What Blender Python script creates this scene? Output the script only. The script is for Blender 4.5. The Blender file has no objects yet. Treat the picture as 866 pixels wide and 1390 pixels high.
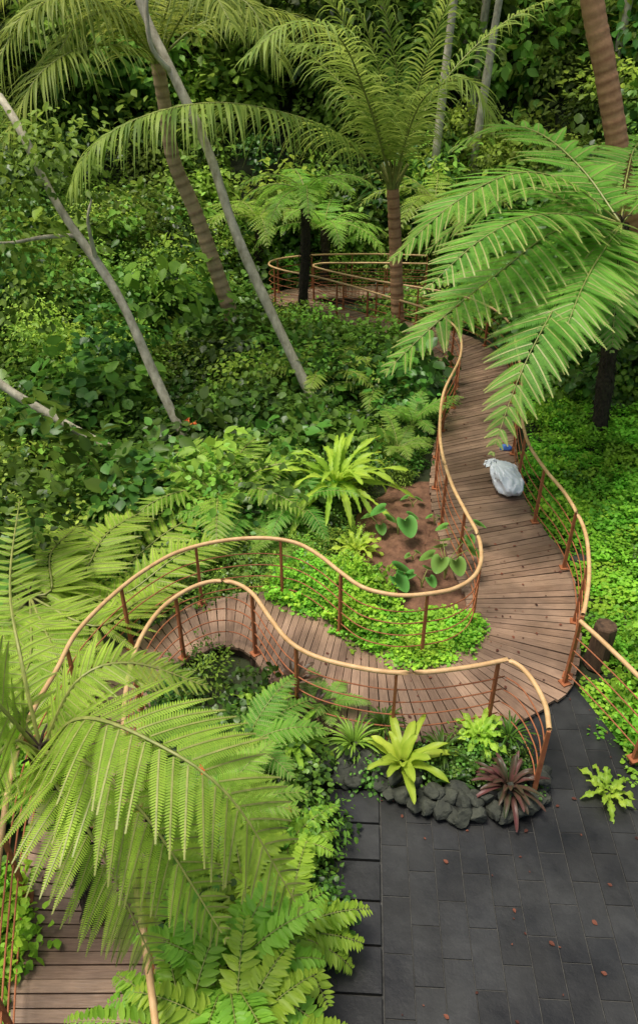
import bpy, math, random, bmesh
import numpy as np
from mathutils import Vector, noise
random.seed(7); R=np.random.RandomState(7)
rad=math.radians
# ------------------------------------------------------------------ camera
CAM_H=5.2; PITCH=rad(33)
cam=bpy.data.cameras.new("camera"); cam.sensor_fit='VERTICAL'; cam.sensor_height=36; cam.lens=25.9; cam.clip_end=600
co=bpy.data.objects.new("camera",cam); co.location=(0,0,CAM_H); co.rotation_euler=(rad(57),0,0)
bpy.context.collection.objects.link(co); bpy.context.scene.camera=co
sp,cp=math.sin(PITCH),math.cos(PITCH)
# survey helpers: sight-line measurements -> world positions
def sight(u,v):
    x=(u-433)/1000; q=-(v-695)/1000
    return np.array([x,cp+q*sp,-sp+q*cp])
def G(u,v,z=0.0):
    d=sight(u,v); t=(z-CAM_H)/d[2]; return np.array([0,0,CAM_H])+d*t
def S(u,v,t): return np.array([0,0,CAM_H])+sight(u,v)*t
def Y(u,v,y):
    d=sight(u,v); return np.array([0,0,CAM_H])+d*(y/d[1])
UP=np.array([0,0,1.0])
def nrm(a): return a/(np.linalg.norm(a,axis=-1,keepdims=True)+1e-9)
def cr(pts,n):
    p=np.array(pts,float)
    p=np.vstack([2*p[0]-p[1],p,2*p[-1]-p[-2]])
    out=[]
    for i in range(1,len(p)-2):
        t=np.linspace(0,1,16,endpoint=False)[:,None]
        a,b,c,d=p[i-1],p[i],p[i+1],p[i+2]
        out.append(.5*((2*b)+(-a+c)*t+(2*a-5*b+4*c-d)*t*t+(-a+3*b-3*c+d)*t**3))
    out=np.vstack(out+[p[-2][None]])
    L=np.r_[0,np.cumsum(np.linalg.norm(np.diff(out,axis=0),axis=1))]
    s=np.linspace(0,L[-1],n)
    return np.stack([np.interp(s,L,out[:,k]) for k in range(out.shape[1])],1)
# ------------------------------------------------------------------ mesh builder
class MB:
    def __init__(s): s.V=[];s.F=[];s.M=[];s.C=[];s.n=0
    def add(s,v,f,mat=0,var=.5):
        v=np.asarray(v,float).reshape(-1,3); f=np.asarray(f,int)
        s.V.append(v); s.F.append(f+s.n); s.M.append(np.full(len(f),mat))
        var=np.asarray(var,float)
        s.C.append(np.full(len(v),float(var)) if var.ndim==0 else var.reshape(-1)); s.n+=len(v)
    def mesh(s,name,mats,smooth=False):
        me=bpy.data.meshes.new(name)
        V=np.vstack(s.V); loops=np.concatenate([f.ravel() for f in s.F])
        tot=np.concatenate([np.full(len(f),f.shape[1]) for f in s.F]); st=np.r_[0,np.cumsum(tot)[:-1]]
        me.vertices.add(len(V)); me.loops.add(len(loops)); me.polygons.add(len(tot))
        me.vertices.foreach_set("co",V.ravel().astype(np.float32))
        me.loops.foreach_set("vertex_index",loops.astype(np.int32))
        me.polygons.foreach_set("loop_start",st.astype(np.int32))
        me.update(calc_edges=True)
        me.polygons.foreach_set("material_index",np.concatenate(s.M).astype(np.int32))
        me.polygons.foreach_set("use_smooth",np.full(len(tot),smooth))
        a=me.attributes.new("var",'FLOAT','POINT'); a.data.foreach_set("value",np.concatenate(s.C).astype(np.float32))
        for m in mats: me.materials.append(m)
        me.validate(); return me
    def obj(s,name,mats,smooth=False,parent=None):
        o=bpy.data.objects.new(name,s.mesh(name,mats,smooth)); bpy.context.collection.objects.link(o)
        if parent: o.parent=parent
        return o
def empty(name):
    o=bpy.data.objects.new(name,None); bpy.context.collection.objects.link(o); return o
# ------------------------------------------------------------------ materials
def base_mat(name):
    m=bpy.data.materials.new(name); m.use_nodes=True; nt=m.node_tree; nt.nodes.clear()
    return m,nt,nt.nodes,nt.links
def leaf_mat(name,dark,light,trans=.35,rough=.5,spec=.2,rnd=.5,scale=3.0):
    m,nt,N,L=base_mat(name)
    out=N.new('ShaderNodeOutputMaterial'); at=N.new('ShaderNodeAttribute'); at.attribute_name='var'
    oi=N.new('ShaderNodeObjectInfo'); g=N.new('ShaderNodeTexCoord'); nz=N.new('ShaderNodeTexNoise'); nz.inputs['Scale'].default_value=scale; nz.inputs['Detail'].default_value=1
    L.new(g.outputs['Object'],nz.inputs['Vector'])
    a=N.new('ShaderNodeMath'); a.operation='MULTIPLY_ADD'; a.inputs[1].default_value=.9; a.inputs[2].default_value=-.45
    L.new(nz.outputs[0],a.inputs[0])
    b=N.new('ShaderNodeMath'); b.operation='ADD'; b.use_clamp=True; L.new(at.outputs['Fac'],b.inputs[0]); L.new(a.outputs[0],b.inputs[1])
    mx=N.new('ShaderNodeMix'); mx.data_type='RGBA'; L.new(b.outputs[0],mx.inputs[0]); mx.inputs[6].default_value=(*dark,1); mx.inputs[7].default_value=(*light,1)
    mr=N.new('ShaderNodeMapRange'); mr.inputs[3].default_value=1-rnd*.75; mr.inputs[4].default_value=1+rnd*.6; L.new(oi.outputs['Random'],mr.inputs[0])
    hs=N.new('ShaderNodeHueSaturation'); L.new(mx.outputs[2],hs.inputs['Color']); L.new(mr.outputs[0],hs.inputs['Value'])
    wn=N.new('ShaderNodeTexWhiteNoise'); wn.noise_dimensions='1D'; L.new(oi.outputs['Random'],wn.inputs['W'])
    mr2=N.new('ShaderNodeMapRange'); mr2.inputs[3].default_value=.465; mr2.inputs[4].default_value=.512; L.new(wn.outputs['Value'],mr2.inputs[0]); L.new(mr2.outputs[0],hs.inputs['Hue'])
    hs.inputs['Saturation'].default_value=.95
    p=N.new('ShaderNodeBsdfPrincipled'); L.new(hs.outputs[0],p.inputs['Base Color']); p.inputs['Roughness'].default_value=rough; p.inputs['Specular IOR Level'].default_value=spec
    t=N.new('ShaderNodeBsdfTranslucent'); h2=N.new('ShaderNodeHueSaturation'); h2.inputs['Hue'].default_value=.485; h2.inputs['Value'].default_value=1.6; L.new(hs.outputs[0],h2.inputs['Color']); L.new(h2.outputs[0],t.inputs['Color'])
    ms=N.new('ShaderNodeMixShader'); ms.inputs[0].default_value=trans; L.new(p.outputs[0],ms.inputs[1]); L.new(t.outputs[0],ms.inputs[2]); L.new(ms.outputs[0],out.inputs[0])
    return m
def solid_mat(name,c1,c2,scale=8,rough=.7,bump=.3,detail=6,metal=0,spec=.4,stretch=(1,1,1),usevar=0,uv=False,rough2=None,stain=0):
    m,nt,N,L=base_mat(name)
    out=N.new('ShaderNodeOutputMaterial'); g=N.new('ShaderNodeTexCoord'); mp=N.new('ShaderNodeMapping'); mp.inputs['Scale'].default_value=stretch
    L.new(g.outputs['UV' if uv else 'Object'],mp.inputs[0])
    nz=N.new('ShaderNodeTexNoise'); nz.inputs['Scale'].default_value=scale; nz.inputs['Detail'].default_value=detail; nz.inputs['Roughness'].default_value=.65; L.new(mp.outputs[0],nz.inputs['Vector'])
    r=N.new('ShaderNodeMapRange'); r.inputs[1].default_value=.3; r.inputs[2].default_value=.7; L.new(nz.outputs[0],r.inputs[0])
    fac=r.outputs[0]
    if usevar:
        at=N.new('ShaderNodeAttribute'); at.attribute_name='var'
        k=N.new('ShaderNodeMix'); k.inputs[0].default_value=usevar; L.new(fac,k.inputs[2]); L.new(at.outputs['Fac'],k.inputs[3]); fac=k.outputs[0]
    mx=N.new('ShaderNodeMix'); mx.data_type='RGBA'; L.new(fac,mx.inputs[0]); mx.inputs[6].default_value=(*c1,1); mx.inputs[7].default_value=(*c2,1)
    col=mx.outputs[2]
    if stain:
        q=N.new('ShaderNodeTexNoise'); q.inputs['Scale'].default_value=1.6; q.inputs['Detail'].default_value=5; L.new(g.outputs['Object'],q.inputs['Vector'])
        w=N.new('ShaderNodeMapRange'); w.inputs[1].default_value=.42; w.inputs[2].default_value=.62; w.inputs[3].default_value=1-stain; w.inputs[4].default_value=1.08; L.new(q.outputs[0],w.inputs[0])
        h=N.new('ShaderNodeHueSaturation'); L.new(w.outputs[0],h.inputs['Value']); L.new(col,h.inputs['Color']); col=h.outputs[0]
    p=N.new('ShaderNodeBsdfPrincipled'); p.inputs['Roughness'].default_value=rough; p.inputs['Metallic'].default_value=metal; p.inputs['Specular IOR Level'].default_value=spec
    L.new(col,p.inputs['Base Color'])
    if rough2 is not None:
        q=N.new('ShaderNodeTexNoise'); q.inputs['Scale'].default_value=2.2; q.inputs['Detail'].default_value=4; L.new(g.outputs['Object'],q.inputs['Vector'])
        w=N.new('ShaderNodeMapRange'); w.inputs[1].default_value=.35; w.inputs[2].default_value=.65; w.inputs[3].default_value=rough; w.inputs[4].default_value=rough2; L.new(q.outputs[0],w.inputs[0]); L.new(w.outputs[0],p.inputs['Roughness'])
    if bump:
        bp=N.new('ShaderNodeBump'); bp.inputs['Strength'].default_value=bump; bp.inputs['Distance'].default_value=.02; L.new(nz.outputs[0],bp.inputs['Height']); L.new(bp.outputs[0],p.inputs['Normal'])
    L.new(p.outputs[0],out.inputs[0]); return m
M_fern=leaf_mat("fern_leaf",(.11,.30,.014),(.34,.62,.055),.38,rnd=.2)
M_fernR=leaf_mat("fern_leaf_deep",(.075,.26,.018),(.24,.53,.05),.38,rnd=.2)
M_stem=solid_mat("frond_stem",(.16,.20,.04),(.32,.32,.09),20,.5,.1)
M_palm=leaf_mat("palm_leaf",(.09,.21,.02),(.34,.50,.08),.45,rnd=.3)
M_nest=leaf_mat("nest_fern_leaf",(.15,.35,.015),(.40,.60,.045),.35,.4,rnd=.25)
M_poly=leaf_mat("polypody_leaf",(.11,.31,.012),(.31,.56,.04),.35,.4,rnd=.25)
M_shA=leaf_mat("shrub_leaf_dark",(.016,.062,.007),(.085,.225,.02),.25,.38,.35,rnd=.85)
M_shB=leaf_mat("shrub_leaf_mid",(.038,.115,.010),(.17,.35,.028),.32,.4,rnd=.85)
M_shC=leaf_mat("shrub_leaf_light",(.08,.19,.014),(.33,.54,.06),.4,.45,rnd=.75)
M_far=leaf_mat("forest_leaf",(.04,.11,.010),(.24,.43,.045),.4,.45,rnd=.95)
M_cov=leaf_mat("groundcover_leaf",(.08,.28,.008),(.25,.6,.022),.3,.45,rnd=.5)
M_taro=leaf_mat("taro_leaf",(.08,.30,.04),(.2,.48,.08),.35,.35,rnd=.2)
M_brom=leaf_mat("bromeliad_leaf",(.035,.055,.02),(.17,.045,.05),.2,.35,rnd=.3,scale=7)
M_red=leaf_mat("cordyline_leaf",(.05,.05,.02),(.16,.09,.05),.2,.35,rnd=.3)
M_trpale=solid_mat("bark_pale",(.26,.23,.15),(.66,.60,.44),11,.85,.4,stretch=(1,1,.5))
M_trpalm=solid_mat("bark_palm",(.22,.13,.07),(.60,.43,.25),10,.85,.4,usevar=.6)
M_trred=solid_mat("bark_palm_red",(.22,.085,.04),(.62,.34,.18),12,.85,.4,usevar=.6)
M_trdark=solid_mat("bark_fern_trunk",(.012,.009,.006),(.07,.05,.03),25,.95,1.)
M_soil=solid_mat("soil",(.075,.034,.018),(.21,.105,.06),9,.95,1.)
M_ground=solid_mat("ground_earth",(.012,.018,.006),(.035,.045,.015),2,.95,1.)
M_wood=solid_mat("deck_wood",(.13,.072,.045),(.38,.25,.165),5,.65,.25,usevar=.45,uv=True,stretch=(1.2,14,1),rough2=.4,stain=.4)
M_beam=solid_mat("deck_beam",(.04,.025,.017),(.1,.06,.04),10,.8,.3)
M_rail=solid_mat("rail_wood",(.46,.27,.11),(.66,.44,.22),9,.5,.2)
M_rust=solid_mat("rust_paint",(.24,.068,.025),(.38,.14,.055),12,.6,.15)
M_tile=solid_mat("slate_tile",(.009,.0095,.009),(.035,.036,.035),6,.6,.3,usevar=.45,rough2=.33,stain=.45)
M_grout=solid_mat("grout",(.035,.034,.030),(.08,.078,.07),20,.9,.3)
M_rock=solid_mat("rock",(.009,.011,.009),(.065,.07,.05),7,.85,.8)
M_bag=solid_mat("plastic_bag",(.62,.67,.70),(.80,.83,.85),5,.35,.3,spec=.5)
M_blue=solid_mat("blue_plastic",(.04,.1,.35),(.07,.16,.5),5,.4,.1)
M_dead=leaf_mat("dead_leaf",(.04,.018,.01),(.2,.09,.03),.1,.7,rnd=.1)
M_stump=solid_mat("stump_wood",(.03,.018,.01),(.13,.075,.04),14,.9,.7,stretch=(1,1,.3))
M_yel=leaf_mat("orange_flower",(.6,.1,.01),(.8,.3,.02),.2,.5,rnd=.1)
# ------------------------------------------------------------------ paths (surveyed rail-top pairs at z=.78)
RH=.78
pairs=[((378,351.5),(432,358)),((365,359),(425,361)),((385,367),(440,366)),((430,376),(470,373)),((480,389),(510,381)),((530,404),(560,389)),((575,418),(620,400)),((608,435),(665,417)),((624,455),(692,440)),
((624,485),(700,470)),((603,530),(708,510)),((597,570),(706,550)),((599,610),(715,597)),((612,655),(738,635)),((632,695),(768,672)),((648,725),(792,717)),((653,755),(799,765)),((648,775),(796,810)),((638,787),(785,845)),((625,795),(750,868)),((605,802),(695,893)),((560,808),(612,909)),((525,806),(540,913)),((490,796),(480,905)),((460,775),(428,891)),((435,755),(392,870)),((405,738),(366,838)),((370,731),(343,806)),((330,731),(318,791)),((285,737),(290,789)),((240,750),(262,797)),((200,772),(235,813)),((165,798),(213,833)),((130,830),(195,860)),((100,865),(182,890)),((78,908),(172,935)),((52,952),(168,990)),((30,1000),(167,1050)),((15,1055),(170,1090)),((3,1130),(177,1140)),((-5,1200),(185,1200)),((-15,1300),(200,1300)),((-22,1420),(215,1420)),((-28,1600),(235,1600))]
back=[((580,347),(580,358)),((520,345),(520,357)),((470,345),(470,357)),((420,346.5),(445,357))]
pairs=back+pairs
PI=np.array([G(a[0],a[1],RH)[:2] for a,b in pairs]); PO=np.array([G(b[0],b[1],RH)[:2] for a,b in pairs])
both=cr(np.hstack([PI,PO]),1200)
PIc,POc=both[:,:2],both[:,2:]; CC=(PIc+POc)/2; HW=np.linalg.norm(PIc-POc,axis=1)/2
def on_deck(x,y,m=0):
    d=np.hypot(CC[:,0]-x,CC[:,1]-y); return bool((d<HW+m).any()) 
def inpoly(x,y,poly):
    c=False; n=len(poly)
    for i in range(n):
        x1,y1=poly[i][:2]; x2,y2=poly[(i+1)%n][:2]
        if (y1>y)!=(y2>y) and x<(x2-x1)*(y-y1)/(y2-y1)+x1: c=not c
    return c
pave_poly=[G(u,v,-.05)[:2] for u,v in [(425,1600),(448,1062),(735,1075),(683,982),(768,916),(800,955),(866,1040),(960,1150),(1400,1600)]]
soil_poly=[G(u,v)[:2] for u,v in [(487,690),(520,652),(570,645),(604,648),(622,700),(643,755),(650,805),(640,855),(590,850),(530,835),(480,795)]]
# ------------------------------------------------------------------ terrain
def ss(a,b,x): 
    t=min(1,max(0,(x-a)/(b-a))); return t*t*(3-2*t)
def hz(x,y):
    z=-.16
    z+=.38*max(0,x-(3.3 if y>6 else 3.0))*ss(2,6,y)
    lim=-3.2+ss(7,10,y)*1.6
    if x<lim: z-=.28*min(lim-x,5)*(1-ss(11,19,y))
    z+=.75*max(0,y-19.3)+.25*max(0,x-4)*ss(10,16,y)
    z+=.3*max(0,-x-7)*ss(13,20,y)
    z=min(z,30)
    if y>8 or abs(x)>4: z+=.15*noise.noise(Vector((x*.6,y*.6,0)))
    return z
xs=np.r_[-160,-100,-60,np.arange(-36,37,.6),60,100,160]; ys=np.r_[-160,-80,-30,-10,np.arange(-4,60,.5),90,200]
mb=MB(); V=[(x,y,hz(x,y)) for y in ys for x in xs]; nx=len(xs)
F=[(j*nx+i,j*nx+i+1,(j+1)*nx+i+1,(j+1)*nx+i) for j in range(len(ys)-1) for i in range(nx-1)]
mb.add(V,F); mb.obj("ground",[M_ground],True)
# soil bed
mb=MB(); c=np.mean(soil_poly,axis=0); rings=22; poly=cr(list(map(list,soil_poly))+[list(soil_poly[0])],90)[:-1]
V=[];
for r in range(rings+1):
    f=r/rings
    for p in poly:
        q=c+(p-c)*f*1.04; V.append((q[0],q[1],-.03-.12*f**6+.05*noise.noise(Vector((q[0]*4,q[1]*4,1)))+.03*noise.noise(Vector((q[0]*14,q[1]*14,1)))+.018*noise.noise(Vector((q[0]*35,q[1]*35,1)))))
n=len(poly); F=[(r*n+i,r*n+(i+1)%n,(r+1)*n+(i+1)%n,(r+1)*n+i) for r in range(rings) for i in range(n)]
mb.add(V,F); mb.obj("soil_bed",[M_soil],True)
# ------------------------------------------------------------------ boardwalk
deck=empty("wooden_boardwalk")
L=np.r_[0,np.cumsum(np.linalg.norm(np.diff(CC,axis=0),axis=1))]; pitch=.092; npk=int(L[-1]/pitch)
V=[];F=[];C=[];UVs=[]
def atL(s):
    a=np.array([np.interp(s,L,PIc[:,k]) for k in (0,1)]); b=np.array([np.interp(s,L,POc[:,k]) for k in (0,1)]); return a,b
for i in range(npk):
    s0=i*pitch; s1=s0+pitch*random.uniform(.88,.93)
    a0,b0=atL(s0); a1,b1=atL(s1); e=nrm(b0-a0); ex=.07+random.uniform(-.015,.015); z=random.uniform(-.004,.004); zt=random.uniform(-.004,.004)
    a0=a0-e*ex;a1=a1-e*ex;b0=b0+e*ex;b1=b1+e*ex
    k=len(V); V+=[(*a0,z),(*b0,z+zt),(*b1,z+zt),(*a1,z),(*a0,z-.035),(*b0,z-.035),(*b1,z-.035),(*a1,z-.035)]
    F+=[(k,k+1,k+2,k+3),(k+4,k+7,k+6,k+5),(k,k+4,k+5,k+1),(k+1,k+5,k+6,k+2),(k+2,k+6,k+7,k+3),(k+3,k+7,k+4,k)]
    w=np.linalg.norm(b0-a0); u0=random.uniform(0,50); v0=random.uniform(0,50)
    uv=[(u0,v0),(u0+w,v0),(u0+w,v0+.1),(u0,v0+.1)]*2
    UVs+=uv; C+=[random.random()]*8
mb=MB(); mb.add(V,F,0,C); o=mb.obj("deck_planks",[M_wood],parent=deck)
uvl=o.data.uv_layers.new(name="UV"); li=np.zeros(len(o.data.loops),np.int32); o.data.loops.foreach_get("vertex_index",li)
uvl.data.foreach_set("uv",np.array(UVs)[li].ravel())
def tube(mb,pts,r,seg=8,mat=0,var=.5,cap=True):
    p=np.array(pts,float); n=len(p); r=np.broadcast_to(np.asarray(r,float),(n,))
    T=nrm(np.gradient(p,axis=0)); ref=np.array([.0,1,0]) if abs(T[0][1])<.8 else np.array([1.,0,0])
    A=nrm(np.cross(T,ref)); B=np.cross(T,A); th=np.linspace(0,2*math.pi,seg,endpoint=False)
    V=p[:,None]+r[:,None,None]*(np.cos(th)[None,:,None]*A[:,None]+np.sin(th)[None,:,None]*B[:,None])
    F=[(i*seg+j,i*seg+(j+1)%seg,(i+1)*seg+(j+1)%seg,(i+1)*seg+j) for i in range(n-1) for j in range(seg)]
    vv=np.repeat(np.broadcast_to(np.asarray(var,float),(n,)),seg)
    mb.add(V,F,mat,vv)
mb=MB()
for E in (PIc,POc):
    p=E[::4]; n=len(p); 
    T=nrm(np.gradient(p,axis=0)); Nn=np.stack([-T[:,1],T[:,0]],1)
    V=[];
    for q,m in zip(p,Nn):
        for sx,sz in ((-.02,-.04),(.02,-.04),(.02,-.2),(-.02,-.2)): V.append((q[0]+m[0]*sx,q[1]+m[1]*sx,sz))
    F=[(i*4+j,i*4+(j+1)%4,(i+1)*4+(j+1)%4,(i+1)*4+j) for i in range(n-1) for j in range(4)]
    mb.add(V,F)
for i in range(0,1200,24):
    for E in (PIc,POc):
        x,y=E[i]; tube(mb,[(x,y,-.05),(x,y,-1.6)],.05,6)
mb.obj("deck_beams",[M_beam],parent=deck)
# ------------------------------------------------------------------ railings
def railing(path,spacing=.9,flip=1):
    root=empty("curved_railing"); p=np.array(path)
    mb=MB(); tube(mb,np.c_[p,np.full(len(p),RH)],.021,10); mb.obj("top_rail",[M_rail],True,root)
    mb=MB()
    for z in (.13,.28,.43,.58): tube(mb,np.c_[p,np.full(len(p),z)],.0065,6)
    mb.obj("rods",[M_rust],True,root)
    l=np.r_[0,np.cumsum(np.linalg.norm(np.diff(p,axis=0),axis=1))]; k=max(2,int(round(l[-1]/spacing))+1)
    mb=MB(); T=nrm(np.gradient(p,axis=0))
    for s in np.linspace(0,l[-1],k):
        i=min(len(p)-1,int(np.searchsorted(l,s))); x,y=p[i]; t=T[i]; m=np.array([-t[1],t[0]])
        V=[]
        for z,hw in ((-.15,.020),(RH-.02,.015)):
            for a,b in ((-1,-1),(1,-1),(1,1),(-1,1)):
                q=np.array([x,y])+t*a*hw*.75+m*b*hw; V.append((*q,z))
        mb.add(V,[(0,1,5,4),(1,2,6,5),(2,3,7,6),(3,0,4,7),(4,5,6,7)])
        V=[]
        for z in (.004,.014):
            for a,b in ((-1,-1),(1,-1),(1,1),(-1,1)):
                q=np.array([x,y])+t*a*.045+m*b*.045; V.append((*q,z))
        mb.add(V,[(0,1,5,4),(1,2,6,5),(2,3,7,6),(3,0,4,7),(4,5,6,7)])
    mb.obj("posts",[M_rust],parent=root)
railing(PIc[::3])
b_end=int(np.argmin(np.linalg.norm(POc-G(787,841,RH)[:2],axis=1)))
c_st=int(np.argmin(np.linalg.norm(POc-G(690,896,RH)[:2],axis=1)))
railing(POc[:b_end:3])
railing(cr([G(u,v,RH)[:2] for u,v in [(787,843),(820,873),(866,918),(930,985),(1010,1070)]],60))
cpath=[G(u,v,RH)[:2] for u,v in [(745,990),(740,958),(724,926),(707,906)]]
railing(np.vstack([cr(cpath+[POc[c_st]],30)[:-1],POc[c_st::3]]))
# ------------------------------------------------------------------ slate paving
def clip(poly,x0,x1,y0,y1):
    def cl(P,f):
        o=[]
        for i in range(len(P)):
            a,b=P[i-1],P[i]; fa,fb=f(a),f(b)
            if (fa>=0)!=(fb>=0): t=fa/(fa-fb); o.append((a[0]+(b[0]-a[0])*t,a[1]+(b[1]-a[1])*t))
            if fb>=0: o.append(tuple(b))
        return o
    P=[tuple(p) for p in poly]
    for f in (lambda p:p[0]-x0,lambda p:x1-p[0],lambda p:p[1]-y0,lambda p:y1-p[1]):
        P=cl(P,f)
        if len(P)<3: return []
    return P
pav=empty("slate_paving"); yaw=rad(-3); cy,sy=math.cos(yaw),math.sin(yaw)
rot=lambda p:(p[0]*cy+p[1]*sy,-p[0]*sy+p[1]*cy); unr=lambda p:(p[0]*cy-p[1]*sy,p[0]*sy+p[1]*cy)
PR=[rot(p) for p in pave_poly]
mb=MB(); mb.add([(*unr(p),-.067) for p in PR],[list(range(len(PR)))]); mb.obj("grout_bed",[M_grout],parent=pav)
mb=MB(); tw,tl=.2,.4
bx0=min(p[0] for p in PR);bx1=max(p[0] for p in PR);by0=min(p[1] for p in PR);by1=max(p[1] for p in PR)
slabx=rot(G(517,1100)[:2])[0]
def tile(x0,x1,y0,y1,z):
    P=clip(PR,x0,x1,y0,y1)
    if len(P)<3: return
    n=len(P); tz=random.uniform(-.0025,.0025); v=random.random()
    c=(sum(p[0] for p in P)/n,sum(p[1] for p in P)/n)
    ins=[(c[0]+(p[0]-c[0])*.985,c[1]+(p[1]-c[1])*.99) for p in P]
    V=[(*unr(p),z+tz+(p[0]-c[0])*tz) for p in ins]+[(*unr(p),z-.003+tz) for p in P]+[(*unr(p),z-.05) for p in P]
    mb.add(V,[list(range(n))],0,v); k=mb.n-len(V)
    Fq=[(n+i,n+(i+1)%n,(i+1)%n,i) for i in range(n)]+[(2*n+i,2*n+(i+1)%n,n+(i+1)%n,n+i) for i in range(n)]
    mb.F.append(np.array(Fq)+k); mb.M.append(np.zeros(len(Fq),int))
x=slabx;i=0
while x<bx1:
    off=(i%2)*tl*.5+random.uniform(-.03,.03); y=by0-tl+off
    while y<by1:
        tile(x+.003,x+tw-.003,y+.003,y+tl-.003,-.06); y+=tl
    x+=tw;i+=1
y=by0
while y<by1: tile(slabx-.42,slabx-.015,y+.008,y+.30,-.035); y+=.31
y=by0
while y<by1: tile(slabx-.9,slabx-.43,y+.008,y+.30,-.035); y+=.31
mb.obj("tiles",[M_tile],parent=pav)
# ------------------------------------------------------------------ plant generators
LV=np.array([(0,0,0),(-.30,.22,.03),(-.36,.5,.05),(-.2,.8,.0),(0,1,-.1),(.2,.8,.0),(.36,.5,.05),(.30,.22,.03),(0,.5,-.03)])
LF=np.array([(0,8,2,1),(8,4,3,2),(0,7,6,8),(8,6,5,4)])
def leaves(mb,pos,d,n,size,mat=0,var=None,asp=1.):
    pos=np.asarray(pos);k=len(pos); d=nrm(d); s=nrm(np.cross(d,n)); n=np.cross(s,d)
    size=np.broadcast_to(size,(k,))[:,None,None]
    V=pos[:,None]+size*(LV[None,:,0,None]*asp*s[:,None]+LV[None,:,1,None]*d[:,None]+LV[None,:,2,None]*n[:,None])
    F=(LF[None]+(np.arange(k)*9)[:,None,None]).reshape(-1,4)
    if var is None: var=R.rand(k)
    mb.add(V,F,mat,np.repeat(var,9))
def cloud(mb,center,rx,n,size,mat=0,asp=1.,rin=.5,up=.7,flat=1.):
    D=nrm(R.randn(n,3)); rr=rin+(1-rin)*R.rand(n,1)**.6
    rx=np.broadcast_to(np.asarray(rx,float),(3,))
    bump=1+.38*np.sin(D[:,:1]*5+D[:,2:]*4+R.rand()*6)
    P=np.asarray(center)+D*rr*rx*bump
    N=nrm(D*.6+UP*up+R.randn(n,3)*.35); d=nrm(D*.8*np.array([1,1,.4])+R.randn(n,3)*.5-UP*.45)
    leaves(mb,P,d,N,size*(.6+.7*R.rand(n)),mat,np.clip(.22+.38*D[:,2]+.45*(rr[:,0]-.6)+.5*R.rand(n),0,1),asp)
def fern_frond(mb,pts,W,npin=26,npl=18,mat=0,rm=1,start=.1,droop=.22,rr=.014,pw=.17,up=UP):
    P=cr(pts,120);T=nrm(np.gradient(P,axis=0)); s=np.linspace(start,.985,npin)**1.0; idx=(s*119).astype(int)
    Pi,Ti=P[idx],T[idx]; Sd=nrm(np.cross(Ti,up)); N=np.cross(Sd,Ti)
    prof=np.sin(np.pi*(s*.93+.07)**.75)**.8; Le=W*prof
    r=np.linspace(.05,1,npl)
    fv=R.uniform(-.12,.12)
    for side in (-1,1):
        ang=np.radians(74-30*s+R.uniform(-5,5,npin))[:,None]
        D=nrm(np.cos(ang)*Ti+side*np.sin(ang)*Sd+N*R.uniform(-.16,.12,(npin,1))); Q=nrm(np.cross(N,D)+N*R.uniform(-.25,.25,(npin,1)))
        lj=Le*R.uniform(.9,1.06,npin)
        dr=droop*R.uniform(.6,1.6,(npin,1,1))
        pos=Pi[:,None]+D[:,None]*(lj[:,None]*r)[:,:,None]-UP*dr*(lj[:,None]*r**2)[:,:,None]
        w=(lj/npl*.40)[:,None,None]*np.ones((1,npl,1))
        pl=(W*pw*np.sqrt(np.clip(Le/W,0.05,1)))[:,None]*(np.clip(1.02-r**2.2,0,1)*np.clip(.55+r*3,0,1))[None]
        pv=(.15+fv+.5*R.rand(npin))[:,None]+.25*r[None]
        for k in (-1,1):
            q=nrm(Q*k*.93+D*.3)[:,None]*pl[:,:,None]; q=q-UP*(pl*.16)[:,:,None]
            Dn=D[:,None]
            V=np.stack([pos-Dn*w,pos+Dn*w,pos+q*.62+Dn*w*1.0,pos+q+Dn*w*.35,pos+q*.62-Dn*w*.75],2)
            m=npin*npl; f=np.arange(m)[:,None]*5+np.array([0,1,2,3,4] if k>0 else [4,3,2,1,0])
            mb.add(V,f,mat,np.repeat(np.clip(pv+R.uniform(-.08,.08,pv.shape),0,1),5))
        h=np.maximum(.0015,.0045*W/.5)
        A=pos+Q[:,None]*h+N[:,None]*.003; B=pos-Q[:,None]*h+N[:,None]*.003
        VV=np.stack([A,B],2); m=np.arange(npin)[:,None]*npl+np.arange(npl-1)[None]; m=m.reshape(-1)*2
        mb.add(VV,np.stack([m,m+1,m+3,m+2],1),rm,.5)
    tube(mb,P[::5],np.linspace(rr,rr*.25,24),6,rm)
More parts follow.
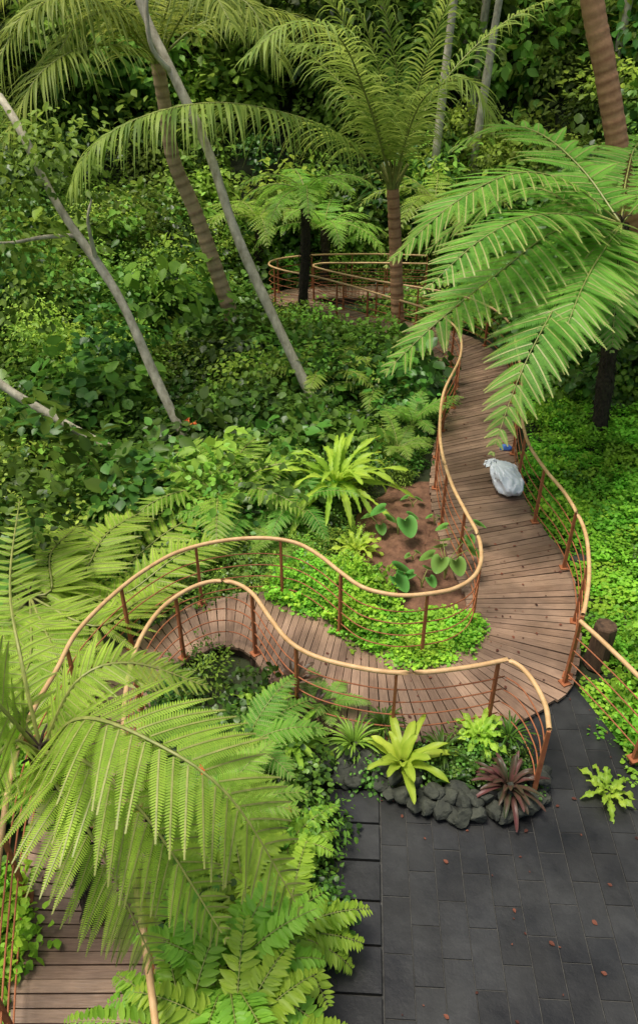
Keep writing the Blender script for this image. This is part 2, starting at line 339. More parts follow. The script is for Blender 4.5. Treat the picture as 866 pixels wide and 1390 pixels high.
def palm_frond(mb,pts,W,n=60,mat=0,rm=1,droop=.55,start=.15,wd=.036,rr=.022,seg=4,lift=.3):
    P=cr(pts,140);T=nrm(np.gradient(P,axis=0)); s=np.linspace(start,.99,n); idx=(s*139).astype(int)
    Pi,Ti=P[idx],T[idx]; Sd=nrm(np.cross(Ti,UP)+1e-4); N=np.cross(Sd,Ti)
    Le=W*np.sin(np.pi*(s*.85+.12)**.8)**.6
    r=np.linspace(0,1,seg+1)
    for side in (-1,1):
        ang=np.radians(70-38*s+R.uniform(-7,7,n))[:,None]
        D=nrm(np.cos(ang)*Ti+side*np.sin(ang)*Sd+N*R.uniform(0,lift,(n,1))); Q=nrm(np.cross(N,D)+R.randn(n,3)*.25)
        l=Le*R.uniform(.85,1.08,n); dr=droop*R.uniform(.6,1.3,(n,1,1))
        pos=Pi[:,None]+D[:,None]*(l[:,None]*r*(1-.25*r*droop))[:,:,None]-UP*dr*(l[:,None]*r**2)[:,:,None]
        w=wd*.5*np.array([.5]+[1-.95*(k/seg)**2 for k in range(1,seg+1)])[None,:,None]
        V=np.stack([pos-Q[:,None]*w,pos+Q[:,None]*w],2)
        m=(np.arange(n)[:,None]*(seg+1)+np.arange(seg)[None]).reshape(-1)*2
        mb.add(V,np.stack([m,m+1,m+3,m+2],1),mat,np.repeat(.15+.7*R.rand(n),2*(seg+1)))
    tube(mb,P[::7],np.linspace(rr,rr*.2,20),6,rm)
def arch(c,az,el,Ln,bend,n=6):
    p=np.array(c,float); pts=[p.copy()]; e=el
    for i in range(n):
        st=Ln/n; p=p+st*np.array([math.cos(az)*math.cos(e),math.sin(az)*math.cos(e),math.sin(e)]); pts.append(p.copy()); e-=bend/n
    return pts
def strap(mb,base,az,el,Ln,wd,bend,mat=0,lobes=0,wav=.02,seg=16,pts=None,prof=None):
    P=cr(pts if pts is not None else arch(base,az,el,Ln,bend),seg+1); T=nrm(np.gradient(P,axis=0)); Sd=nrm(np.cross(T,UP)+1e-5); N=np.cross(Sd,T)
    t=np.linspace(0,1,seg+1); w=wd*.5*np.clip(np.minimum(.25+t*2.4,1),0,1)*np.sqrt(np.clip(1-t**3.2,0,1))+.002
    if lobes: 
        w=w*(1+lobes*np.where(np.arange(seg+1)%2==0,1,-1)*(1-t*.5))
    ph=random.uniform(0,6); wv=wav*np.sin(t*14+ph)
    Lf=P-Sd*w[:,None]+N*(w*.35+wv)[:,None]; Rt=P+Sd*w[:,None]+N*(w*.35-wv)[:,None]
    rb=.06*wd
    V=np.stack([Lf,P-Sd*rb,P+Sd*rb,Rt],1)
    a=np.arange(seg)*4
    F=np.concatenate([np.stack([a+k,a+k+1,a+5+k,a+4+k],1) for k in range(3)])
    b=random.uniform(.05,.6); var=np.tile(np.array([b,b+.3,b+.3,b]),seg+1)
    mb.add(V,F,mat,np.clip(var,0,1))
def rosette(name,c,n,Ln,wd,mats,el=(25,75),bend=(50,100),lobes=0,wav=.02,seg=16):
    mb=MB(); 
    for i in range(n):
        f=i/n; az=i*2.4+random.uniform(-.3,.3); e=rad(el[0]+(el[1]-el[0])*f+random.uniform(-8,8)); l=Ln*random.uniform(.75,1.1)*(1-.35*f)
        strap(mb,np.asarray(c)+[.03*math.cos(az),.03*math.sin(az),0],az,e,l,wd*random.uniform(.8,1.15),rad(random.uniform(*bend)),0,lobes,wav,seg)
    return mb.obj(name,mats,True)
# ------------------------------------------------------------------ trees
def trunk(mb,pts,r0,r1,mat=0,rings=0,seg=12,n=80):
    P=cr(pts,n); t=np.linspace(0,1,n); r=r0+(r1-r0)*t; var=np.full(n,.5)
    if rings:
        ph=(t*rings)%1; r=r*(1+.06*(1-ph)+.02*R.randn(n)); var=np.where(ph<.25,.1,.5+.4*R.rand(n))
    else: r=r*(1+.06*np.sin(t*23)+.05*R.randn(n)*.5)
    tube(mb,P,r,seg,mat,var); return P
def pale_tree(pts,r0,r1,crown,branches=()):
    mb=MB(); trunk(mb,pts,r0,r1,0)
    for b in branches: trunk(mb,b,r1*.7,r1*.25,0,n=20,seg=8)
    for (c,rx,n,sz) in crown: cloud(mb,c,rx,n,sz,1,.8)
    return mb.obj("slender_tree",[M_trpale,M_shC],True)
pale_tree([G(437,575,-.25),G(430,555,0),Y(330,340,11.4),Y(283,205,11.7),Y(235,100,11.8),Y(190,0,12),Y(130,-200,12.3)],.085,.055,
   [(Y(90,-420,12.5),(1.6,1.3,1),450,.16)],[[Y(235,100,11.8),Y(205,60,11.6),Y(200,-20,11.6),Y(215,-120,11.6)]])
pale_tree([Y(285,668,9.6),Y(272,640,9.7),Y(215,520,10),Y(160,400,10.2),Y(80,280,10.5),Y(30,180,10.7),Y(0,130,11)],.078,.05,
   [(Y(35,215,10.6),(1.0,.8,.6),420,.12),(Y(95,215,10.9),(.7,.8,.5),260,.12),(Y(0,330,10.3),(.8,.6,.5),350,.12),(Y(-40,260,10.3),(.9,.8,.9),400,.12),(Y(30,400,10),(.7,.5,.4),260,.11)],
   [[Y(130,350,10.3),Y(120,300,10.1),Y(125,270,10.1)],[Y(105,320,10.4),Y(60,322,10.3),Y(10,330,10.2),Y(-40,325,10)]])
pale_tree([Y(285,680,9.2),Y(262,668,9.3),Y(170,620,9.4),Y(80,570,9.5),Y(0,520,9.6),Y(-90,440,9.8)],.075,.055,[(Y(-150,350,10),(1.2,1,1),300,.12)])
def palm(pts,r0,r1,fr,tmat,rings=34,extra=0,el0=(20,75),Ln=3.6,W=.75,sd=1):
    mb=MB(); trunk(mb,pts,r0,r1,0,rings,14,160); c=np.array(pts[-1])
    for f in fr:
        kw={}
        if isinstance(f,tuple): f,kw=f
        palm_frond(mb,[c]+f,W,mat=1,rm=2,**kw)
    for i in range(extra):
        az=i*2.4+.4*sd; el=rad(random.uniform(*el0)); palm_frond(mb,arch(c,az,el,Ln*random.uniform(.85,1.1),rad(random.uniform(50,100))),W,mat=1,rm=2)
    for i in range(9):
        az=i*2.4; tube(mb,arch(c-[0,0,.25],az,rad(75),.7,rad(20),4),np.array([.05,.045,.035,.028,.022]),6,2)
    return mb.obj("coconut_palm",[tmat,M_palm,M_stem],True)
palm([Y(330,480,14.5),Y(325,460,14.5),Y(272,305,14.5),Y(237,220,14.4),Y(225,150,14.3),Y(214,85,14.2)],.155,.11,
 [[Y(120,0,13),Y(40,20,11.8),Y(-30,130,11)],[Y(150,-20,13.6),Y(80,-60,12.8),Y(0,-20,12)],[Y(260,10,13.4),Y(330,0,12.6),Y(385,90,12)],[Y(140,60,12.6),Y(60,95,11.4),Y(5,190,10.8)],[Y(220,0,14),Y(200,-100,14),Y(140,-150,14)],[Y(180,20,13.4),Y(110,30,12.4),Y(60,110,11.6)],[Y(150,10,13),Y(70,0,12),Y(10,40,11.4)]],M_trpalm,30,4,(35,80),3.8,.95)
palm([Y(541,460,14.6),Y(540,440,14.6),Y(538,380,14.6),Y(536,320,14.6),Y(533,255,14.5)],.13,.11,
 [([Y(455,180,13.6),Y(330,142,12),Y(220,150,10.8),Y(130,195,10),Y(92,262,9.7)],dict(n=110,droop=.7,lift=.1,wd=.042)),[Y(565,150,13.8),Y(605,112,13.2),Y(645,115,12.8),Y(672,175,12.5)],[Y(500,120,13.8),Y(450,0,13.4),Y(380,-60,13)],[Y(540,120,14.2),Y(520,0,14),Y(500,-100,14)],[Y(500,140,13.2),Y(460,50,12),Y(400,30,11),Y(330,80,10.3)],[Y(570,110,13.8),Y(610,0,13.4),Y(660,-60,13)],[Y(505,150,13.8),Y(455,70,13),Y(370,60,12.4)],[Y(515,100,14),Y(470,-30,13.8),Y(430,-120,13.5)]],M_trred,16,2,(60,85),4.2,.95)
palm([np.array([5.7,12.2,.6]),Y(858,330,12),Y(838,200,12),Y(820,90,12),Y(803,0,12),Y(770,-250,12)],.165,.14,[],M_trred,52,7,(10,70),3.6,.8)
def tree_fern(base,crown,fr,W,mats,tr=.09,extra=[],npin=26,npl=18,pw=.13,droop=.22):
    mb=MB(); base=np.array(base);crown=np.array(crown)
    P=trunk(mb,[base,(base+crown)/2+[.03,.02,0],crown],tr*1.25,tr,0,0,12,50)
    n=int(260*np.linalg.norm(crown-base)/2)
    ii=R.randint(0,50,n); th=R.rand(n)*6.28; od=np.stack([np.cos(th),np.sin(th),np.zeros(n)],1)
    leaves(mb,P[ii]+od*tr*.95,od*.6-UP*.8+R.randn(n,3)*.2,od,.07+.05*R.rand(n),0,np.zeros(n),.3)
    for f in fr:
        w=W*f[1] if isinstance(f,tuple) else W; pp=f[0] if isinstance(f,tuple) else f
        fern_frond(mb,[crown]+pp,w,npin,npl,1,2,pw=pw,droop=droop)
    for (az,el,Ln,bend) in extra: fern_frond(mb,arch(crown,az,rad(el),Ln,rad(bend)),W,npin,npl,1,2,pw=pw,droop=droop)
    for i in range(5):
        tube(mb,arch(crown,i*1.3,rad(80),.2,rad(90),5),np.linspace(.012,.005,6),6,0)
    return mb.obj("tree_fern",mats,False)
mF=[M_trdark,M_fern,M_stem]; mR=[M_trdark,M_fernR,M_stem]
# foreground-left tree fern
tree_fern((-1.57,2.81,-.2),(-1.6,2.81,1.72),[
 [S(110,975,3.8),S(210,1008,3.55),S(315,1085,3.5),S(410,1240,3.7)],
 ([S(30,900,4.3),S(14,790,4.8),S(28,672,5.6)],.5),
 ([S(105,925,4.1),S(180,900,4.2),S(290,935,4.4)],.6),
 ([S(80,1070,3.8),S(140,1160,3.7),S(215,1320,3.9)],.8),
 ([S(110,1030,3.7),S(200,1110,3.6),S(310,1280,3.7)],.9),
 [S(-40,930,3.9),S(-160,950,4),S(-260,1050,4.3)],
 ([S(10,1010,4),S(-30,1100,4.1),S(-60,1200,4.4)],.6),
 ([S(0,930,4.3),S(-50,840,4.8),S(-80,760,5.3)],.5)],.5,mF,.075,npin=27,npl=34,pw=.115,droop=.16)
# tree fern beyond the left loop
tree_fern((-2.95,5.7,-1.),(-2.9,5.75,.45),[
 [S(140,790,8.2),S(230,720,8.9),S(310,682,9.3),S(395,668,9.7)],
 [S(160,810,7.9),S(250,750,8.3),S(345,725,8.9)],
 [S(110,780,8),S(150,720,8.5),S(225,680,9.2)],
 [S(70,800,7.5),S(70,750,8),S(110,710,8.8)],
 [S(0,850,7.),S(-60,840,7),S(-150,900,7)],
 [S(130,850,7.1),S(190,815,7.6),S(260,790,8.2)],
 [S(40,900,6.6),S(0,950,6.3),S(-60,1040,6)],
 [S(40,830,7.4),S(10,780,7.8),S(20,740,8.2)],
 [S(90,930,6.4),S(70,1000,6),S(60,1080,5.9)]],.5,mF,.08,npin=30,npl=28,droop=.1,pw=.12)
tree_fern((-1.3,8.4,-.9),(-1.3,8.3,.05),[],.36,mF,.07,[(i*.9+.3,40,1.6,80) for i in range(8)],22,16,droop=.12)
tree_fern((-3.4,8.2,-1.3),(-3.4,8.2,-.1),[],.4,mF,.07,[(i*.9+.3,40,1.8,80) for i in range(8)],22,16,droop=.12)
# right tree fern (large)
cr_=(3.78,9.7,3.2)
tree_fern((4.15,9.75,-.1),cr_,[
 [S(760,310,8.6),S(670,375,8.1),S(590,440,7.9),S(508,520,7.9)],
 [S(790,355,8.4),S(745,430,7.8),S(705,510,7.6),S(665,622,7.6)],
 [S(775,250,8.9),S(700,235,8.6),S(610,280,8.4),S(520,365,8.5)],
 [S(790,230,9.6),S(730,180,10),S(670,172,10.3),S(600,210,10.6)],
 ([S(840,345,8.6),S(835,400,8.3),S(830,480,8.3)],.8),
 [S(745,290,8.2),S(660,320,7.7),S(570,400,7.4)],
 [S(880,270,9),S(960,270,8.6),S(1050,350,8.4)],
 [S(850,240,10),S(870,190,10.8),S(930,180,11.5)],
 ([S(800,370,8.1),S(770,440,7.7),S(740,530,7.7)],.8),
 ([S(780,280,9.4),S(720,255,9.6),S(640,290,10),S(570,350,10.3)],.9)],.78,mR,.1,npin=31,npl=34,pw=.12,droop=.12)
# mid-distance tree ferns
tree_fern(G(410,428,-.1),Y(415,262,15.8),[],.34,mF,.09,[(i*.57+.2,random.uniform(15,50),1.7,95) for i in range(11)],18,9,.2)
tree_fern(Y(440,380,18.6),Y(440,310,18.6),[],.42,mF,.09,[(i*.7,random.uniform(15,50),2.1,85) for i in range(9)],18,9,.17)
tree_fern(Y(600,330,18.6),Y(590,275,18.6),[],.42,mF,.09,[(i*.7,random.uniform(15,50),2.2,85) for i in range(9)],18,9,.17)
tree_fern(Y(350,360,18.9),Y(350,300,18.9),[],.42,mF,.09,[(i*.7,random.uniform(15,50),2.0,85) for i in range(9)],18,9,.17)
tree_fern((6.4,10.6,.8),(6.3,10.6,3.6),[],.5,mR,.1,[(i*.7,random.uniform(5,50),2.6,80) for i in range(9)],22,14,.14)
tree_fern((1.0,11.6,-.4),(1.0,11.6,.0),[],.3,mF,.06,[(i*.9,50,1.3,90) for i in range(7)],20,12,.15)
tree_fern((.1,11.9,-.4),(.1,11.9,.15),[],.3,mF,.06,[(i*.9,50,1.4,90) for i in range(7)],20,12,.15)
# ------------------------------------------------------------------ bird's nest ferns & rosettes
def R_(name,u,v,z,n,Ln,wd,mats=[M_nest],**k): return rosette(name,G(u,v,z),n,Ln,wd,mats,**k)
R_("birds_nest_fern",455,660,.2,46,1.2,.085,el=(15,82),bend=(55,115),lobes=.22,seg=26)
R_("birds_nest_fern",545,1035,.1,17,.46,.08,el=(25,80),bend=(40,75),wav=.008)
R_("birds_nest_fern",650,1000,.08,20,.3,.055,el=(15,75),lobes=.15)
R_("birds_nest_fern",395,1010,.12,22,.5,.06,el=(20,70),bend=(50,100),wav=.01)
R_("birds_nest_fern",823,1075,-.04,14,.28,.05,el=(15,75),lobes=.3,seg=14)
R_("birds_nest_fern",482,745,0,18,.42,.06,el=(20,75),lobes=.2)
R_("birds_nest_fern",355,960,.12,18,.4,.05,el=(20,70),lobes=.1)
R_("bromeliad",690,1066,.08,38,.34,.042,[M_brom],el=(15,80),bend=(40,80),wav=.003)
R_("bromeliad",610,1062,.0,16,.24,.04,[M_shA],el=(15,75),bend=(60,100),wav=.003)
R_("bromeliad",425,965,.05,18,.3,.04,[M_brom],el=(15,75),bend=(50,90),wav=.003)
R_("cordyline",400,925,.2,14,.28,.045,[M_red],el=(20,80),bend=(30,80),wav=.005)
R_("spider_plant",480,1010,.05,60,.35,.015,[M_shB],el=(20,85),bend=(60,120),wav=0)
R_("spider_plant",690,1000,.05,50,.28,.013,[M_shB],el=(20,85),bend=(60,120),wav=0)
R_("spider_plant",600,1020,.05,50,.28,.013,[M_shB],el=(20,85),bend=(60,120),wav=0)
R_("spider_plant",520,985,.05,50,.28,.013,[M_shB],el=(20,85),bend=(60,120),wav=0)
def polypody(u,v,z,n,Ln,W):
    c=G(u,v,z); mb=MB()
    for i in range(n):
        az=i*2.4+random.random()*.4; P=cr(arch(c,az,rad(random.uniform(25,65)),Ln*random.uniform(.75,1.1),rad(random.uniform(60,105))),60)
        T=nrm(np.gradient(P,axis=0)); m=23; s=np.linspace(.14,.98,m); ix=(s*59).astype(int); Sd=nrm(np.cross(T[ix],UP)); N=np.cross(Sd,T[ix])
        Le=W*np.sin(np.pi*(s*.8+.14))**.7; fv=random.uniform(-.15,.2)
        for side in (-1,1):
            D=nrm(Sd*side*.9+T[ix]*.45-UP*.15+R.randn(m,3)*.09)
            leaves(mb,P[ix],D,N+R.randn(m,3)*.22,Le*R.uniform(.85,1.1,m),0,np.clip(.2+fv+.5*R.rand(m),0,1),.5)
        tube(mb,P[::4],np.linspace(.006,.002,15),5,1)
    tube(mb,[c-[0,0,.25],c+[0,0,.03]],.04,6,1)
    mb.obj("polypody_fern",[M_poly,M_stem],True)
polypody(310,1330,.3,17,.8,.13); polypody(385,1270,.15,15,.68,.12); polypody(390,1150,.1,12,.5,.10); polypody(330,1200,.2,12,.6,.11); polypody(320,1420,.3,14,.75,.13); polypody(255,1410,.3,12,.75,.12)
def taro(u,v,n,h,sz,name="taro_plant"):
    c=G(u,v,-.03); mb=MB()
    for i in range(n):
        az=i*2.4+random.random(); hh=h*random.uniform(.6,1.1); tip=c+[.5*hh*math.cos(az),.5*hh*math.sin(az),hh]
        tube(mb,cr([c,c+[.12*hh*math.cos(az),.12*hh*math.sin(az),hh*.6],tip],10),np.linspace(.008,.004,10),6,1)
        d=np.array([math.cos(az),math.sin(az),-.5]); s=sz*random.uniform(.7,1.15)
        th=np.linspace(0,2*math.pi,24,endpoint=False); 
        X=.42*np.sin(th)*(1+.18*np.cos(th)); Yy=.28-.55*np.cos(th)*1.0; notch=np.exp(-((th-0)/.35)**2)+np.exp(-((th-2*math.pi)/.35)**2)
        Yy=Yy+.33*notch; 
        dn=nrm(d); sd=nrm(np.cross(dn,UP)); nn=np.cross(sd,dn)
        V=tip+s*(X[:,None]*sd+Yy[:,None]*dn+(.25*np.abs(X)-.12*Yy**2)[:,None]*nn)
        mb.add(np.vstack([tip[None],V]),[(0,1+j,1+(j+1)%24) for j in range(24)],0,np.r_[.9,.2+.4*R.rand()+.1*R.rand(24)])
    mb.obj(name,[M_taro,M_stem],True)
taro(540,725,3,.42,.26); taro(524,798,3,.22,.26); taro(603,785,7,.42,.24); taro(572,798,3,.22,.18); taro(513,722,3,.22,.18); taro(622,752,4,.36,.18); taro(560,690,2,.15,.13); taro(590,710,2,.12,.11); taro(560,760,2,.12,.11)
# ------------------------------------------------------------------ foliage masses (instanced clumps)
def protos(name,mat,k,n,size,r=(1,1,.8),asp=1.,**kw):
    out=[]
    for i in range(k):
        mb=MB(); cloud(mb,(0,0,0),r,n,size,0,asp,**kw); out.append(mb.mesh(name,[mat],True))
    return out
def put(parent,mesh,loc,s,name="clump"):
    o=bpy.data.objects.new(name,mesh); o.location=loc; o.rotation_euler=(random.uniform(-.3,.3),random.uniform(-.3,.3),random.uniform(0,6.28)); 
    o.scale=(s,s,s*random.uniform(.8,1.1)); o.parent=parent; bpy.context.collection.objects.link(o)
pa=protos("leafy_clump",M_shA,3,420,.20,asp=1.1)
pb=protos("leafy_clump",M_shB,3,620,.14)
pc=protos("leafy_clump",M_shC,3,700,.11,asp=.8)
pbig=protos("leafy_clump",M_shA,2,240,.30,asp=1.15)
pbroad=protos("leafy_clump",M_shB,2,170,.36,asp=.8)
shr=empty("understory_shrubs"); cnt=0
for yy in np.arange(6.2,20.5,.52):
    for xx in np.arange(-15,2.6,.55):
        x=xx+random.uniform(-.25,.25); y=yy+random.uniform(-.25,.25)
        if on_deck(x,y,.42) or inpoly(x,y,soil_poly): continue
        if x>-3.2 and y<7.6 : continue
        if -.3<x<2.6 and y<9.6: continue
        if x>.7 and y<10.6: continue
        if y>12 and on_deck(x,y,.7): continue
        if abs(x)>y*.62+1.5: continue
        s=random.uniform(.35,.75); z=hz(x,y)+random.uniform(-.15,.3)
        if x<-3.5: s*=1.2; z+=random.uniform(-.1,.9)
        q=noise.noise(Vector((x*.35,y*.35,3)))+random.uniform(-.25,.25)
        pr=pa if q<.02 else (pb if q<.2 else pc)
        if x<-3 and random.random()<.5: pr=pc if random.random()<.5 else pb
        if pr is pa and random.random()<.35: pr=pbig
        if random.random()<.08: pr=pbroad
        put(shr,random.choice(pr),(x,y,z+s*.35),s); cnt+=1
for i in range(230):
    x=random.uniform(-13,-1.2); y=random.uniform(11.5,19.5)
    if on_deck(x,y,1.6) or x>-1.8-(19-y)*.25+.5: continue
    s=random.uniform(.45,1.0); zt=(.7+max(0,-x-2)*.45)
    put(shr,random.choice(pb+pc+pa+pc+pbroad),(x,y,hz(x,y)+random.uniform(.2,1)*zt+.3),s)
for i in range(2600):
    x=random.uniform(-3.6,2.4); y=random.uniform(6.0,11.6)
    if on_deck(x,y,.14) or inpoly(x,y,soil_poly): continue
    i_=np.argmin(np.hypot(CC[:,0]-x,CC[:,1]-y))
    c=CC[i_]; a=PIc[i_]-c; 
    if np.dot(a,np.array([x,y])-c)<0: continue
    dm=min(np.hypot(p[0]-x,p[1]-y) for p in soil_poly)
    if dm<.22 or random.random()<.62: continue
    s=random.uniform(.14,.26) if (y<8 or x>.2) else random.uniform(.22,.36)
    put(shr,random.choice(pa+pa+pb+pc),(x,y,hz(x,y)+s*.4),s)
rb=empty("bank_shrubs")
for i in range(420):
    x=random.uniform(3.6,13); y=random.uniform(10.3,20)
    if on_deck(x,y,.6): continue
    if y<11 and x<4.4: continue
    if abs(x)>y*.6+1: continue
    s=random.uniform(.45,.9); put(rb,random.choice(pa+pbig+pa+pb),(x,y,hz(x,y)+random.uniform(.1,1.2)*min(1,(x-3)*.4)),s)
for i in range(60):
    x=random.uniform(1.9,4.2); y=random.uniform(13.2,19)
    if on_deck(x,y,.5): continue
    s=random.uniform(.35,.6); put(rb,random.choice(pa+pb),(x,y,hz(x,y)+.2),s)
for i in range(110):
    x=random.uniform(-1.5,3); y=random.uniform(11.3,19.3)
    if on_deck(x,y,.3): continue
    s=random.uniform(.25,.45); put(rb,random.choice(pa+pb+pbig),(x,y,hz(x,y)+.1),s)
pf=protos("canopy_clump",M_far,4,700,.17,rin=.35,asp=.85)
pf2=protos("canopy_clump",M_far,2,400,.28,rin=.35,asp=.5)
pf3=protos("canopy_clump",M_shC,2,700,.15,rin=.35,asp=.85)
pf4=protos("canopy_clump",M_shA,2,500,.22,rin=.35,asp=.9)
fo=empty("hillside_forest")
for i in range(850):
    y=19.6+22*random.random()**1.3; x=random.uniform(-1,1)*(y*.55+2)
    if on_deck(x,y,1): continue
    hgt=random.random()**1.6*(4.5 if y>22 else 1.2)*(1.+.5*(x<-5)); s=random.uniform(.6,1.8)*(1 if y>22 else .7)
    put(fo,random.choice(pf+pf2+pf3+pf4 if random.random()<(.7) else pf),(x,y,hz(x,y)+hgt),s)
for i in range(16):
    x=random.uniform(-13,14); y=random.uniform(20.5,27); mb=MB(); z=hz(x,y); l=random.uniform(-1.5,1.5)
    trunk(mb,[(x,y,z-.3),(x+l*.4,y,z+4),(x+l,y,z+9)],.12,.07,0,n=30); cloud(mb,(x+l,y,z+9),(2,2,1.2),900,.2,1,.8)
    mb.obj("forest_tree",[M_trpale,M_far],True)
# ------------------------------------------------------------------ ground cover
stump=G(810,893,-.05)
pg=[]
for i in range(4):
    mb=MB(); n=420; P=np.c_[R.uniform(-.26,.26,(n,2)),R.rand(n)**.5*.11]
    P[:,2]*=1+.3*np.sin(P[:,0]*20+i); a=R.rand(n)*6.28; d=np.c_[np.cos(a),np.sin(a),R.uniform(-.5,.3,n)]
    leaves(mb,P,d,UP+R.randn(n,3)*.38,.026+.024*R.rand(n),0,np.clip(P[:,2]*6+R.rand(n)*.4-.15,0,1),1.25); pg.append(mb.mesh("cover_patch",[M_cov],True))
gc=empty("ground_cover")
def cover(x,y,z=None,s=1):
    if np.hypot(x-stump[0],y-stump[1])<.24: return
    h=.5+1.2*abs(noise.noise(Vector((x*1.3,y*1.3,5))))*2
    o=bpy.data.objects.new("patch",random.choice(pg)); o.location=(x,y,(hz(x,y) if z is None else z)+.02+.06*(h-.5)); o.rotation_euler=(random.uniform(-.2,.2),random.uniform(-.2,.2),random.uniform(0,6.28)); s*=random.uniform(.85,1.25); o.scale=(s,s,s*random.uniform(.8,1.5)*h); o.parent=gc; bpy.context.collection.objects.link(o)
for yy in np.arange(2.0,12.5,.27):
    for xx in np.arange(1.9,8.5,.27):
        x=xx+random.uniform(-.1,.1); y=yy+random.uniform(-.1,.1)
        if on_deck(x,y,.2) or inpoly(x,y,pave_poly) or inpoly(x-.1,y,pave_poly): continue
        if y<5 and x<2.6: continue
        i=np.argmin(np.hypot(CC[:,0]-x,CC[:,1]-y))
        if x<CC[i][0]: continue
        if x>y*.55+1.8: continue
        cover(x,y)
        if y>6.5 and x>3.4 and random.random()<.04: put(rb,random.choice(pa+pbig+pbroad),(x,y,hz(x,y)+.08),random.uniform(.14,.24))
ia=int(np.argmin(np.linalg.norm(PIc-G(650,765,RH)[:2],axis=1))); ib=int(np.argmin(np.linalg.norm(PIc-G(400,737,RH)[:2],axis=1)))
Tn=nrm(np.gradient(PIc,axis=0))
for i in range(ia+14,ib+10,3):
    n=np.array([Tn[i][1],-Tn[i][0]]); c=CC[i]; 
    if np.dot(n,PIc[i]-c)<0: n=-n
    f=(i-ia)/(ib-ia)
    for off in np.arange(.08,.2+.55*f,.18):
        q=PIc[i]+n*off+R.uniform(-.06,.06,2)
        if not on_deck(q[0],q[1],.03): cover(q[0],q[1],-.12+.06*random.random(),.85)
for i in range(90):
    x=random.uniform(-3.6,-2.2); y=random.uniform(1.8,4.6)
    if not on_deck(x,y,.12): cover(x,y,-.2,1.1)
# ------------------------------------------------------------------ planting inside the loop
bp=empty("bed_shrubs")
bed=[G(u,v)[:2] for u,v in [(215,880),(300,845),(360,885),(430,960),(520,1000),(640,1010),(690,1000),(725,1070),(640,1085),(520,1060),(445,1060),(425,1600),(300,1600),(262,1250),(235,1080)]]
ps1=protos("bed_clump",M_shA,2,220,.22,asp=1.2); ps2=protos("bed_clump",M_shB,2,300,.2,asp=.6)
for i in range(700):
    x=random.uniform(-1.9,1.8); y=random.uniform(1.5,6.3)
    if not inpoly(x,y,bed) or on_deck(x,y,.1) or inpoly(x,y,pave_poly): continue
    right=x>.1 
    s=random.uniform(.12,.18) if right else random.uniform(.16,.3)
    if random.random()<.4: continue
    put(bp,random.choice(ps1+ps1+ps2),(x,y,.02 if right else random.uniform(0,.2)),s)
def low_fern(u,v,z,n,Ln,W,mats):
    c=G(u,v,z); mb=MB()
    for i in range(n): fern_frond(mb,arch(c,i*2.4+random.random()*.4,rad(random.uniform(25,65)),Ln*random.uniform(.7,1.1),rad(random.uniform(60,100))),W,20,12,0,1,pw=.17,rr=.006)
    tube(mb,[c-[0,0,.1],c+[0,0,.03]],.03,6,1)
    mb.obj("sword_fern",mats,False)
mS=[M_fernR,M_stem]
low_fern(330,1020,.1,12,.8,.2,mS); low_fern(290,1110,.15,10,.8,.2,mS); low_fern(445,960,.0,8,.45,.11,mS)
low_fern(560,575,.1,9,1.0,.2,mS); low_fern(400,690,.1,10,1.1,.2,mS); low_fern(340,700,.0,10,1.1,.22,mS); low_fern(300,650,-.1,10,1.1,.22,mS)
low_fern(330,765,-.1,10,.7,.16,mS); low_fern(270,770,-.2,10,.8,.18,mS); low_fern(385,750,-.1,9,.6,.14,mS)
low_fern(540,610,.1,8,.8,.16,mS); low_fern(420,600,.1,8,.9,.18,mS)
mb=MB()
for u,v,z in [(395,1098,.3),(255,572,1.0),(262,575,1.0),(275,1045,.4)]:
    c=G(u,v,z); leaves(mb,np.repeat(c[None],6,0)+R.randn(6,3)*.01,R.randn(6,3)+UP*.5,R.randn(6,3)+UP,.05,0,R.rand(6),.5)
mb.obj("orange_flowers",[M_yel],True)
# ------------------------------------------------------------------ rocks edging
def rock(mb,c,r,sub=2):
    bm=bmesh.new(); bmesh.ops.create_icosphere(bm,subdivisions=sub,radius=1)
    sx,sy_,sz=r*random.uniform(.85,1.4),r*random.uniform(.8,1.1),r*random.uniform(.6,.9); o=random.uniform(0,99); a=random.uniform(0,3.14)
    pl=[(Vector((random.gauss(0,1),random.gauss(0,1),random.gauss(0,1))).normalized(),random.uniform(.5,.8)) for _ in range(9)]
    V=[]
    for v in bm.verts:
        p=v.co.copy()
        for n_,d_ in pl:
            e=p.dot(n_)
            if e>d_: p=p-n_*(e-d_)
        p*=(1.15+.14*noise.noise(v.co*3+Vector((o,0,0)))); x,y=p.x*sx,p.y*sy_
        V.append((c[0]+x*math.cos(a)-y*math.sin(a),c[1]+x*math.sin(a)+y*math.cos(a),c[2]+p.z*sz))
    mb.add(V,[[v.index for v in f.verts] for f in bm.faces]); bm.free()
mb=MB(); line=cr([G(u,v,-.02) for u,v in [(455,1065),(490,1050),(520,1062),(545,1085),(590,1103),(640,1108),(690,1105),(725,1085),(733,1068)]],22)
for p in line: rock(mb,p+[random.uniform(-.03,.03),random.uniform(-.03,.03),.02],random.uniform(.05,.11),3)
for p in line[2:]: rock(mb,p+[random.uniform(-.05,.05),.12,random.uniform(.04,.11)],random.uniform(.045,.08),3)
for u,v in [(470,1035),(500,1030),(480,1060),(440,1040),(560,1050),(590,1070),(620,1075),(515,1040),(490,1010)]: rock(mb,G(u,v,.04),random.uniform(.05,.085),3)
for u,v in [(760,640),(755,700),(775,760)]: rock(mb,G(u+10,v,-.1),.12,3)
mb.obj("stone_edging",[M_rock],False)
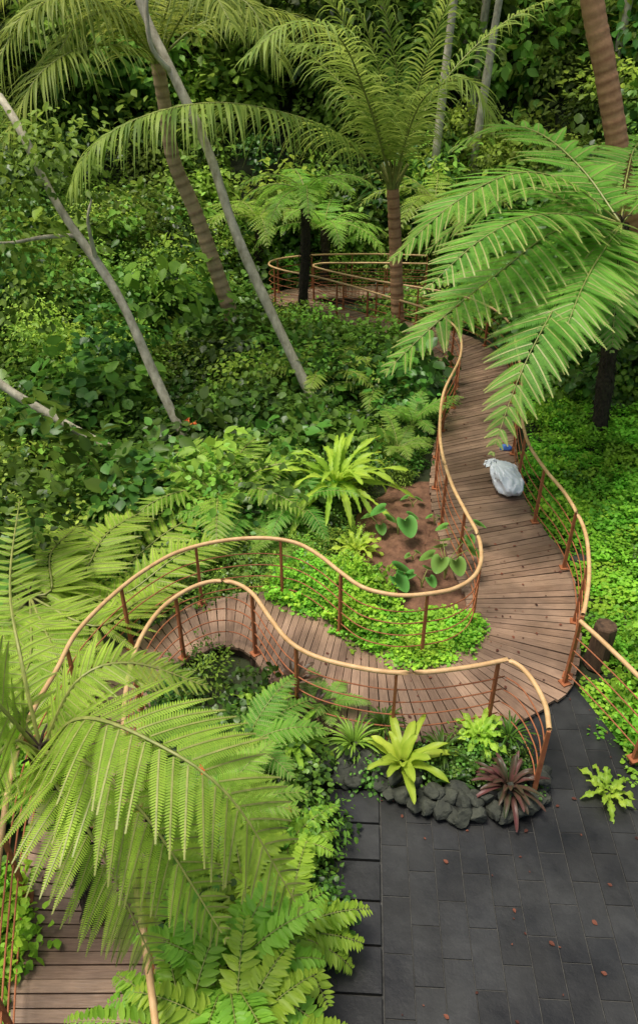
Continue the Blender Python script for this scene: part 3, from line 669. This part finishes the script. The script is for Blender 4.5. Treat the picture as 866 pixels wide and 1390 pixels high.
# ------------------------------------------------------------------ bag
mb=MB(); c=G(692,668,0); V=[];nu,nv=64,36
for j in range(nv+1):
    f=j/nv; th=f*math.pi*.97
    rr_=.27*math.sin(th)**.75*(1-.35*f); h=.33*(1-math.cos(th))/2
    sx=-.20*f*f; sy=.24*f*f
    for i in range(nu):
        a=i/nu*2*math.pi; pl=1+.07*math.sin(7*a+5*f)*f+.05*math.sin(13*a+2)*f+.22*noise.noise(Vector((math.cos(a)*1.6,math.sin(a)*1.6,f*3)))
        q=Vector((math.cos(a)*3,math.sin(a)*3,f*5)); rid=abs(noise.noise(q*1.4))
        V.append((c[0]+rr_*pl*math.cos(a)*.95+sx,c[1]+rr_*pl*math.sin(a)*1.15+sy,max(.006,h+.012+.09*(rid-.2)*math.sin(th))))
F=[(j*nu+i,j*nu+(i+1)%nu,(j+1)*nu+(i+1)%nu,(j+1)*nu+i) for j in range(nv) for i in range(nu)]
mb.add(V,F)
e=np.array([c[0]-.2,c[1]+.24,.30])
for k in range(5): strap(mb,e,1.6+k*.5,rad(30),.16,.07,rad(90),0,0,.015,8)
mb.obj("plastic_bag",[M_bag],True)
mb=MB(); c=G(686,608,.03); rock(mb,c,.06,3); mb.obj("blue_cloth",[M_blue],True)
# stump
mb=MB(); c=stump; nst=20; V=[]
hs=[0,.1,.25,.4,.505,.52,.522]; rs=[.125,.112,.104,.106,.104,.095,.02]
for h,r in zip(hs,rs):
    for i in range(nst):
        a=i/nst*6.283; q=1+.05*math.sin(7*a)+.03*math.sin(3*a+h*4); V.append((c[0]+r*q*math.cos(a),c[1]+r*q*math.sin(a),c[2]-.08+h))
F=[(j*nst+i,j*nst+(i+1)%nst,(j+1)*nst+(i+1)%nst,(j+1)*nst+i) for j in range(6) for i in range(nst)]
mb.add(V,F); mb.add(V[-nst:],[list(range(nst))]); mb.obj("wooden_stump_post",[M_stump],False)
# fallen leaves
mb=MB(); P=[]
for i in range(230):
    k=random.randint(350,1150); f=random.uniform(-.95,.95); q=CC[k]+(POc[k]-PIc[k])/2*f; P.append((q[0],q[1],.012))
for i in range(60):
    q=G(random.gauss(700,45),random.gauss(770,60),.01); P.append((q[0],q[1],.012))
for i in range(110):
    x=random.uniform(.3,4); y=random.uniform(1.8,5)
    if inpoly(x,y,pave_poly): P.append((x,y,-.05))
for i in range(60):
    x=random.uniform(.3,1.9); y=random.uniform(6,10)
    if inpoly(x,y,soil_poly): P.append((x,y,.0))
P=np.array(P); n=len(P); a=R.rand(n)*6.28
leaves(mb,P,np.c_[np.cos(a),np.sin(a),R.uniform(-.05,.15,n)],UP+R.randn(n,3)*.12,.015+.032*R.rand(n)**2,0,R.rand(n),.9)
mb.obj("fallen_leaves",[M_dead],False)
# ------------------------------------------------------------------ light
w=bpy.data.worlds.new("World"); bpy.context.scene.world=w; w.use_nodes=True; nt=w.node_tree
sk=nt.nodes.new('ShaderNodeTexSky'); sk.sky_type='NISHITA'; sk.sun_disc=False; sv=Vector((-.30,-.05,1)).normalized()
sk.sun_elevation=math.asin(sv.z); sk.sun_rotation=math.atan2(sv.x,sv.y); sk.dust_density=5; sk.air_density=1; sk.ozone_density=.3
bg=nt.nodes['Background']; bg.inputs[1].default_value=.15; nt.links.new(sk.outputs[0],bg.inputs[0])
s=bpy.data.lights.new("sun",'SUN'); s.energy=3.5; s.angle=rad(18); s.color=(1,.96,.86)
so=bpy.data.objects.new("sun",s); so.rotation_euler=sv.to_track_quat('Z','Y').to_euler(); so.location=(0,0,20); bpy.context.collection.objects.link(so)
sc=bpy.context.scene; sc.view_settings.view_transform='Standard'; sc.view_settings.look='None'; sc.view_settings.exposure=0
print("objects",len(bpy.data.objects),"clumps",cnt)
